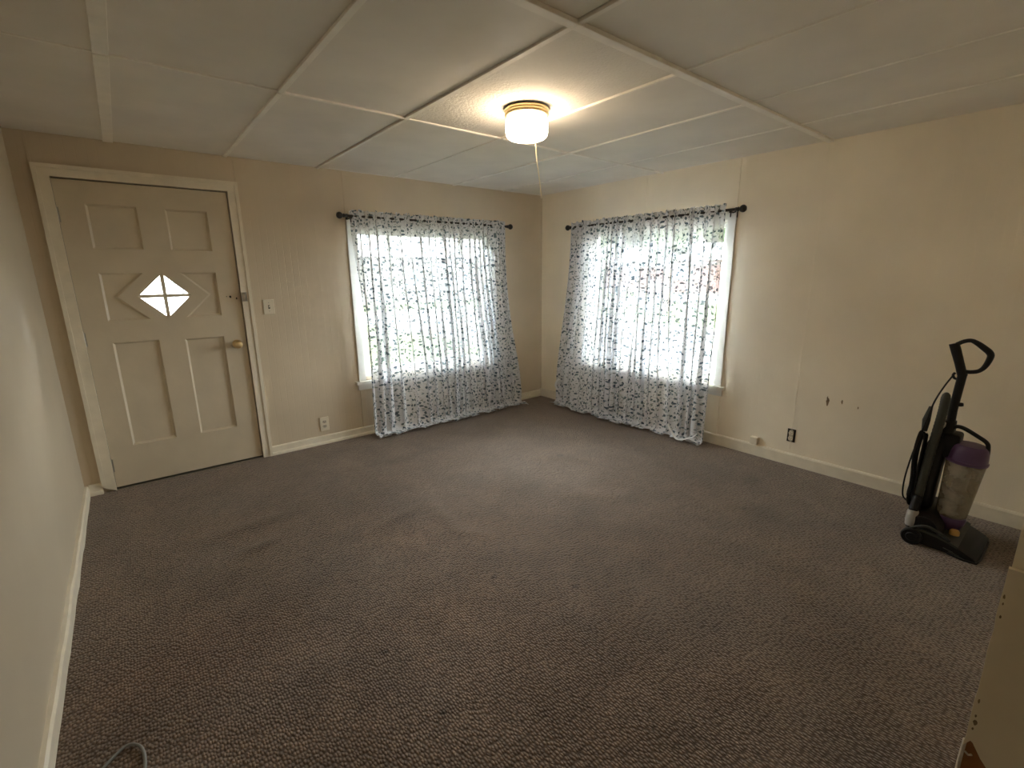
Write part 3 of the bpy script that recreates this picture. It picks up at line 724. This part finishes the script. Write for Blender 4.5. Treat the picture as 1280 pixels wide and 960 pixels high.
# nozzle head: side profile swept across the width, rounded
bm = B_()
prof = [(-3.615, .028), (-3.618, .060), (-3.640, .080), (-3.690, .086), (-3.745, .080), (-3.79, .070), (-3.830, .055), (-3.868, .038), (-3.900, .022), (-3.912, .010), (-3.905, .004), (-3.75, .012), (-3.64, .014)]
xs = [(-.652, .96), (-.645, 1.0), (-.30, 1.0), (-.293, .96)]
rings = []
for x, s in xs:
    cy, cz = -3.76, .04
    rings.append([bm.verts.new((x, cy+(y-cy)*s, cz+(z-cz)*s)) for y, z in prof])
for a, b in zip(rings, rings[1:]):
    for k in range(len(prof)): bm.faces.new((a[k], a[(k+1) % len(prof)], b[(k+1) % len(prof)], b[k]))
bm.faces.new(rings[0]); bm.faces.new(rings[-1][::-1]); bmesh.ops.recalc_face_normals(bm, faces=bm.faces)
head = vp('nozzle_head', bm, M_vblack, 'auto')
# grey top cowl following the head
bm = B_(); pr_ = [(-3.617, .072), (-3.640, .088), (-3.690, .094), (-3.745, .088), (-3.80, .074), (-3.835, .060), (-3.832, .050), (-3.79, .066), (-3.745, .078), (-3.69, .084), (-3.640, .078)]
v0 = [bm.verts.new((-.657, y, z)) for y, z in pr_]; v1 = [bm.verts.new((-.288, y, z)) for y, z in pr_]
for i in range(len(pr_)): j = (i+1) % len(pr_); bm.faces.new((v0[i], v0[j], v1[j], v1[i]))
bm.faces.new(v0[::-1]); bm.faces.new(v1); bmesh.ops.recalc_face_normals(bm, faces=bm.faces)
vp('top_cowl', bm, M_vgrey, 'auto')
for k in range(4):   # louvres at the toe
    y = -3.80-.024*k; z = .046-.010*k
    bm = B_(); tube(bm, [(-.654, y+.02, z-.012), (-.656, y-.02, z-.020)], .0028, 6); vp('louvre', bm, M_vgrey, par=head)
bm = B_(); tube(bm, [(-.655, -3.80, .012), (-.66, -3.86, .006), (-.655, -3.91, .006), (-.60, -3.918, .006), (-.35, -3.918, .006), (-.295, -3.91, .006)], .005, 8); vp('bumper', bm, M_vblack, True, head)
for x, sd in ((-.665, -1), (-.280, 1)):
    bm = B_(); lathe(bm, [(0, -.014), (.020, -.014), (.024, -.010), (.040, -.012), (.045, -.006), (.045, .008), (.040, .012), (0, .012)], (x+.012*(-sd)*.3, -3.652, .0455), dirv=(sd*-1, 0, 0), n=28); vp('wheel', bm, M_vblack, 'auto')
# motor housing / neck
bm = B_(); lathe(bm, [(0, -.17), (.060, -.17), (.074, -.15), (.078, 0), (.074, .15), (.060, .17), (0, .17)], (vx, -3.685, .10), 'X', 28); vp('motor_housing', bm, M_vblack, 'auto')
bm = B_(); tube(bm, spline([(-.655, -3.645, .088), (-.658, -3.70, .122), (-.655, -3.76, .105), (-.652, -3.80, .078)], 5), .012, 8, flat=.6); vp('release_pedal', bm, M_vgrey, True)
# back spine
bm = B_()
sp_ = [(-3.640, .13, .075, .045), (-3.640, .25, .078, .050), (-3.645, .40, .078, .050), (-3.660, .52, .070, .046), (-3.678, .60, .052, .036), (-3.688, .66, .030, .024)]
rings = []
for y, z, wx, wy in sp_:
    rings.append([bm.verts.new((vx+wx*math.copysign(abs(math.cos(t))**.6, math.cos(t)), y+wy*math.copysign(abs(math.sin(t))**.6, math.sin(t)), z)) for t in [2*PI*i/24 for i in range(24)]])
for a, b in zip(rings, rings[1:]):
    for k in range(24): bm.faces.new((a[k], a[(k+1) % 24], b[(k+1) % 24], b[k]))
bm.faces.new(rings[0][::-1]); bm.faces.new(rings[-1]); bmesh.ops.recalc_face_normals(bm, faces=bm.faces)
vp('body_spine', bm, M_vblack, True)
bm = B_(); box(bm, vx-.06, vx+.06, -3.745, -3.67, .47, .60, .015, 3); vp('cyclone_mount', bm, M_vblack, True)
# handle tube and loop grip
bm = B_(); tube(bm, [Y(-3.690, .62), Y(-3.688, .72), Y(-3.692, .82), Y(-3.696, .915)], .0185, 16); tb = vp('handle_tube', bm, M_vblack, 'auto')
bm = B_(); lathe(bm, [(0, -.012), (.009, -.012), (.011, 0), (.009, .010), (0, .012)], Y(-3.713, .752), dirv=(0, -1, .2), n=14); vp('tube_clip', bm, M_vblack, par=tb)
bm = B_(); tube(bm, [Y(-3.697, .900), Y(-3.675, .965), Y(-3.652, 1.03), Y(-3.640, 1.062)], [.020, .0195, .021, .021], 16); vp('handle_grip', bm, M_vblack, 'auto')
lp = spline([Y(-3.650, 1.058), Y(-3.675, 1.076), Y(-3.702, 1.083), Y(-3.727, 1.071), Y(-3.752, 1.052), Y(-3.776, 1.030), Y(-3.782, 1.008), Y(-3.771, .962), Y(-3.752, .935), Y(-3.722, .925), Y(-3.700, .925)], 6)
bm = B_(); tube(bm, lp, [.010+.0045*math.sin(PI*min(1, max(0, (i/len(lp)-.2)/.55))) for i in range(len(lp))], 12, flat=1.25, upv=(1, 0, 0)); vp('handle_loop', bm, M_vblack, True)
bm = B_(); tube(bm, spline([Y(-3.685, .880), Y(-3.668, .885), Y(-3.661, .900), Y(-3.667, .913)], 5), .006, 8); vp('cord_hook', bm, M_vblack, True)
# hose running up the near side, looped over the top
hx = -.565
bm = B_()
hp = spline([(hx, -3.632, .17), (hx, -3.640, .36), (hx+.005, -3.652, .56), (hx+.015, -3.660, .70), (hx+.03, -3.660, .79)], 14)
tube(bm, hp, [.0195+.0012*(i % 2) for i in range(len(hp))], 16); lathe(bm, [(.0195, 0), (.016, .016), (.008, .026), (0, .029)], hp[-1], 'Z', 16)
hose = vp('hose', bm, M_vgrey, 'auto')
bm = B_(); lathe(bm, [(0, -.045), (.025, -.045), (.027, -.02), (.026, .03), (.022, .042), (0, .042)], (-.62, -3.634, .135), 'Z', 24); vp('hose_cuff', bm, M_vlight, 'auto')
bm = B_(); tube(bm, spline([(-.62, -3.634, .17), (-.60, -3.633, .20), (hx-.005, -3.634, .24)], 5), .0205, 14); vp('hose_elbow', bm, M_vblack, True)
bm = B_(); tube(bm, [(-.55, -3.612, .735), (-.55, -3.604, .66), (-.55, -3.604, .60)], [.008, .017, .012], 12); vp('crevice_tool', bm, M_vgrey, True)
bm = B_(); box(bm, -.56, -.50, -3.678, -3.640, .630, .655, .004); vp('hose_clip', bm, M_vlight)
# dust canister
ccx, ccy = vx-.02, -3.772
tilt = Vector((0, -.05, 1)).normalized()
base_c = Vector((ccx, ccy+.006, .160))
bm = B_(); lathe(bm, [(0, 0), (.058, 0), (.063, .006), (.078, .300), (.080, .305), (.077, .305), (.060, .008), (0, .006)], base_c, dirv=tilt, n=40); can = vp('dust_canister', bm, M_clear, 'auto')
bm = B_(); lathe(bm, [(0, .010), (.057, .010), (.062, .08), (.060, .11), (.045, .135), (.02, .15), (0, .152)], base_c, dirv=tilt, n=28)
for v in bm.verts:
    if v.co.z > .22: v.co.z += .03*noise.noise(v.co*18)
vp('dust_fill', bm, M_vdust, True, can)
bm = B_(); lathe(bm, [(0, .02), (.026, .02), (.030, .14), (.034, .30), (0, .30)], base_c, dirv=tilt, n=24); vp('cyclone_core', bm, M_vlight, 'auto', can)
top_c = base_c+tilt*.303
bm = B_(); lathe(bm, [(.074, -.002), (.083, 0), (.085, .012), (.080, .016), (.076, .060), (.070, .085), (.060, .096), (0, .100)], top_c, dirv=tilt, n=40); lid = vp('canister_lid', bm, M_vpurple, 'auto')
hp2 = spline([Y(-3.705, .628, ccx), Y(-3.722, .640, ccx), Y(-3.752, .634, ccx), Y(-3.800, .608, ccx), Y(-3.838, .583, ccx), Y(-3.848, .552, ccx), Y(-3.852, .48, ccx)], 6)
bm = B_(); tube(bm, hp2, .0095, 12, flat=1.5, upv=(1, 0, 0)); vp('canister_handle', bm, M_vblack, True, lid)
bm = B_(); box(bm, ccx-.012, ccx+.012, -3.858, -3.840, .448, .492, .003); vp('latch', bm, M_vpurple, par=lid)
bm = B_(); box(bm, ccx-.008, ccx+.008, -3.853, -3.838, .398, .410, .003); vp('canister_catch', bm, M_vblack, par=can)
bm = B_(); lathe(bm, [(0, 0), (.062, 0), (.066, -.014), (.060, -.04), (.052, -.07), (0, -.07)], base_c, dirv=tilt, n=32); vp('canister_seat', bm, M_vpurple, 'auto')
bm = B_(); lathe(bm, [(0, .018), (.016, .016), (.021, .008), (.021, -.008), (0, -.008)], (-.560, -3.802, .092), 'Z', 20); vp('height_knob', bm, M_vyellow, 'auto')
# power cord: a wound hank hanging from the hook plus one slack strand
bm = B_()
for k in range(7):
    r_ = random.Random(k); dx = -.55+.012*(k-3); 
    pts = [(dx, -3.598+r_.uniform(-.006, .006), .60-.01*k), (dx-.01, -3.588+r_.uniform(-.010, .006), .48), (dx+.006, -3.594+r_.uniform(-.010, .008), .34), (dx-.006, -3.590+r_.uniform(-.010, .008), .22),
           (dx+.006, -3.608, .185), (dx+.012, -3.615, .24), (dx+.010, -3.612, .40), (dx+.004, -3.614, .57)]
    tube(bm, spline(pts, 5, closed=True), .0042, 7, closed=True)
vp('power_cord', bm, M_vblack, True)
bm = B_(); tube(bm, spline([Y(-3.664, .905), (-.50, -3.640, .84), (-.545, -3.620, .76), (-.575, -3.612, .68), (-.585, -3.600, .60), (-.585, -3.580, .47), (-.585, -3.568, .33), (-.585, -3.572, .235), (-.57, -3.59, .20)], 6), .0040, 7); vp('cord_strand', bm, M_vblack, True)

# ------------------------------------------------------------------ loose cable on the carpet
bm = B_(); tube(bm, spline([(-4.03, -2.47, .006), (-3.985, -2.42, .006), (-3.945, -2.395, .007), (-3.915, -2.42, .007), (-3.903, -2.475, .006), (-3.908, -2.56, .006), (-3.93, -2.75, .006), (-3.98, -3.1, .006)], 8), .0042, 8)
tag(obj('loose_cable', bm, M_cable, smooth=True, origin=(-3.94, -2.6, 0)), 'thin grey cable looped on the carpet at the bottom left', 'cable')

# ------------------------------------------------------------------ outdoors: ground, house and leaf colours darkened so windows do not blow out
M_grass = mat('lawn_grass', (.034, .042, .017), .95, spec=.1, noise_amt=.25, noise_scale=1.2, bump=.3, bump_scale=6)
M_road = mat('darkened_concrete', (.048, .047, .046), .9, noise_amt=.08, noise_scale=2)
M_siding = mat('white_lap_siding', (.40, .40, .395), .6, noise_amt=.03)
M_taupe = mat('taupe_siding', (.06, .058, .054), .7, noise_amt=.05)  # dark tone chosen to keep this house from blowing out
M_brick = mat('red_brick', (.075, .033, .025), .9, noise_amt=.2, noise_scale=5)
M_roof = mat('grey_shingles', (.16, .155, .15), .9, noise_amt=.2, noise_scale=8)
M_leaf = mat('tree_leaves', (.026, .038, .014), .9, noise_amt=.45, noise_scale=3.0, bump=1, bump_scale=8)
M_bark = mat('bark', (.16, .12, .09), .9, noise_amt=.2, noise_scale=9)
M_pane = mat('dark_pane', (.10, .12, .14), .1)
GZ = -.45
bm = B_(); box(bm, -45, 60, -45, 60, GZ-.3, GZ)
# keep the lawn out of the room volume: it lies below the floor
tag(obj('ground', bm, M_grass), 'green lawn outside the windows', 'lawn', kind='structure')
bm = B_(); box(bm, -45, 60, 13.5, 19.5, GZ, GZ+.02); tag(obj('street', bm, M_road), 'pale street beyond the lawn outside the back window', 'street', kind='structure')
bm = B_(); box(bm, 3.6, 11.5, -45, 13.4, GZ, GZ+.02); tag(obj('driveway', bm, M_road), 'pale driveway outside the right window', 'driveway', kind='structure')
bm = B_(); box(bm, 24, 29, -45, 13.4, GZ, GZ+.02); tag(obj('side_street', bm, M_road), 'pale road beyond the grass outside the right window', 'street', kind='structure')

def house(name, cx, cy, wx, wy, h, m, label, win_side):
    root = thing(name, (cx, cy, GZ), label, 'house')
    bm = B_(); box(bm, cx-wx/2, cx+wx/2, cy-wy/2, cy+wy/2, GZ, GZ+h); wl = obj('wall', bm, m, root)
    bm = B_(); e = .35; z0 = GZ+h; rz = 1.6
    if wx >= wy:
        v = [(cx-wx/2-e, cy-wy/2-e, z0), (cx+wx/2+e, cy-wy/2-e, z0), (cx+wx/2+e, cy+wy/2+e, z0), (cx-wx/2-e, cy+wy/2+e, z0), (cx-wx/2-e, cy, z0+rz), (cx+wx/2+e, cy, z0+rz)]
        fs = [(0, 1, 5, 4), (2, 3, 4, 5), (0, 4, 3), (1, 2, 5), (0, 3, 2, 1)]
    else:
        v = [(cx-wx/2-e, cy-wy/2-e, z0), (cx+wx/2+e, cy-wy/2-e, z0), (cx+wx/2+e, cy+wy/2+e, z0), (cx-wx/2-e, cy+wy/2+e, z0), (cx, cy-wy/2-e, z0+rz), (cx, cy+wy/2+e, z0+rz)]
        fs = [(0, 3, 5, 4), (1, 4, 5, 2), (0, 4, 1), (3, 2, 5), (0, 1, 2, 3)]
    vs = [bm.verts.new(q) for q in v]
    for f in fs: bm.faces.new([vs[i] for i in f])
    bmesh.ops.recalc_face_normals(bm, faces=bm.faces); obj('roof', bm, M_roof, root)
    if m is M_siding:
        n = int(h/.2)
        for k in range(n):
            z = GZ+.1+k*.2; bm = B_()
            vv = [bm.verts.new(q) for q in [(cx-wx/2-.01, cy-wy/2-.001, z+.2), (cx+wx/2+.01, cy-wy/2-.001, z+.2), (cx+wx/2+.01, cy-wy/2-.03, z), (cx-wx/2-.01, cy-wy/2-.03, z), (cx-wx/2-.01, cy-wy/2-.001, z), (cx+wx/2+.01, cy-wy/2-.001, z)]]
            bm.faces.new((vv[0], vv[1], vv[2], vv[3])); bm.faces.new((vv[3], vv[2], vv[5], vv[4])); bmesh.ops.recalc_face_normals(bm, faces=bm.faces)
            obj('siding_board', bm, m, wl)
    for (a, z, ww, hh_) in win_side[1]:
        if win_side[0] == 'y': f = lambda p, b, d: (p, cy-wy/2-d, b)
        else: f = lambda p, b, d: (cx-wx/2-d, p, b)
        bm = B_(); plate(bm, rect(a-ww/2, a+ww/2, z-hh_/2, z+hh_/2), [rect(a-ww/2+.08, a+ww/2-.08, z-hh_/2+.08, z+hh_/2-.08)], f, .02, .07); wn = obj('window_frame', bm, M_siding, root)
        bm = B_(); plate(bm, rect(a-ww/2+.06, a+ww/2-.06, z-hh_/2+.06, z+hh_/2-.06), [], f, .02, .035); obj('pane', bm, M_pane, wn)
        bm = B_(); plate(bm, rect(a-.02, a+.02, z-hh_/2+.06, z+hh_/2-.06), [], f, .02, .055); obj('muntin', bm, M_siding, wn)
        bm = B_(); plate(bm, rect(a-ww/2+.06, a+ww/2-.06, z-.02, z+.02), [], f, .02, .056); obj('muntin', bm, M_siding, wn)
    return root
house('siding_house', -4.6, 13.0-2.5, 9.0, 5.0, 3.2, M_siding, 'white lap-sided house seen through the diamond door light', ('y', [(-2.55, 1.45, .9, 1.0), (-5.5, 1.45, .9, 1.1)]))
house('brick_house', 40, 24, 6, 12, 2.9, M_brick, 'low red brick house seen through the right window', ('x', [(21, 1.3, 1.6, 1.2), (26.5, 1.3, 1.6, 1.2)]))
house('siding_house', 14, 29, 11, 7, 3.0, M_taupe, 'taupe house across the street seen through the back window', ('y', [(11.5, 1.2, 1.2, 1.2), (15.5, 1.2, 1.2, 1.2)]))

def tree(x, y, h, r, seed, label, lo=.42):
    root = thing('leafy_tree', (x, y, GZ), label, 'tree', 'trees outside')
    rnd = random.Random(seed)
    bm = B_(); tube(bm, [(x, y, GZ-.05), (x+.05, y, GZ+h*.25), (x-.03, y+.05, GZ+h*.6)], [.22, .17, .10], 10); obj('trunk', bm, M_bark, root, True)
    bm = B_()
    for k in range(12):
        a = rnd.uniform(0, 2*PI); rr = r*rnd.uniform(.1, .75); c = Vector((x+rr*math.cos(a), y+rr*math.sin(a), GZ+h*rnd.uniform(lo, .9))); s = r*rnd.uniform(.35, .6)
        ret = bmesh.ops.create_icosphere(bm, subdivisions=3, radius=s, matrix=Matrix.Translation(c))
        for v in ret['verts']:
            d = v.co-c; v.co = c+d*(1+.45*noise.noise(v.co*1.7)+.25*noise.noise(v.co*5))
    obj('crown', bm, M_leaf, root, True)
for x, y, h, r_, lo, label in [
    (37, 8, 9, 4.0, .2, 'leafy tree right of the brick house through the right window'),
    (33, 42, 10, 4.0, .2, 'leafy tree at the street corner left of the brick house'),
    (55, 22, 13, 6.0, .15, 'tall tree rising behind the right half of the brick house'),
    (53, 41, 13, 6.0, .15, 'tall tree rising behind the left half of the brick house'),
    (1.5, 27, 9, 3.4, .15, 'leafy tree left of the taupe house across the street'),
    (26.5, 26, 9, 3.4, .15, 'leafy tree right of the taupe house across the street'),
    (6, 46, 13, 6.0, .15, 'tall tree rising behind the left half of the taupe house'),
    (23, 48, 13, 6.0, .15, 'tall tree rising behind the right half of the taupe house'),
    (17, 9.5, 6.5, 1.6, .45, 'slim young tree on the verge outside the right window')]:
    tree(x, y, h, r_, int(x*7+y), label, lo)
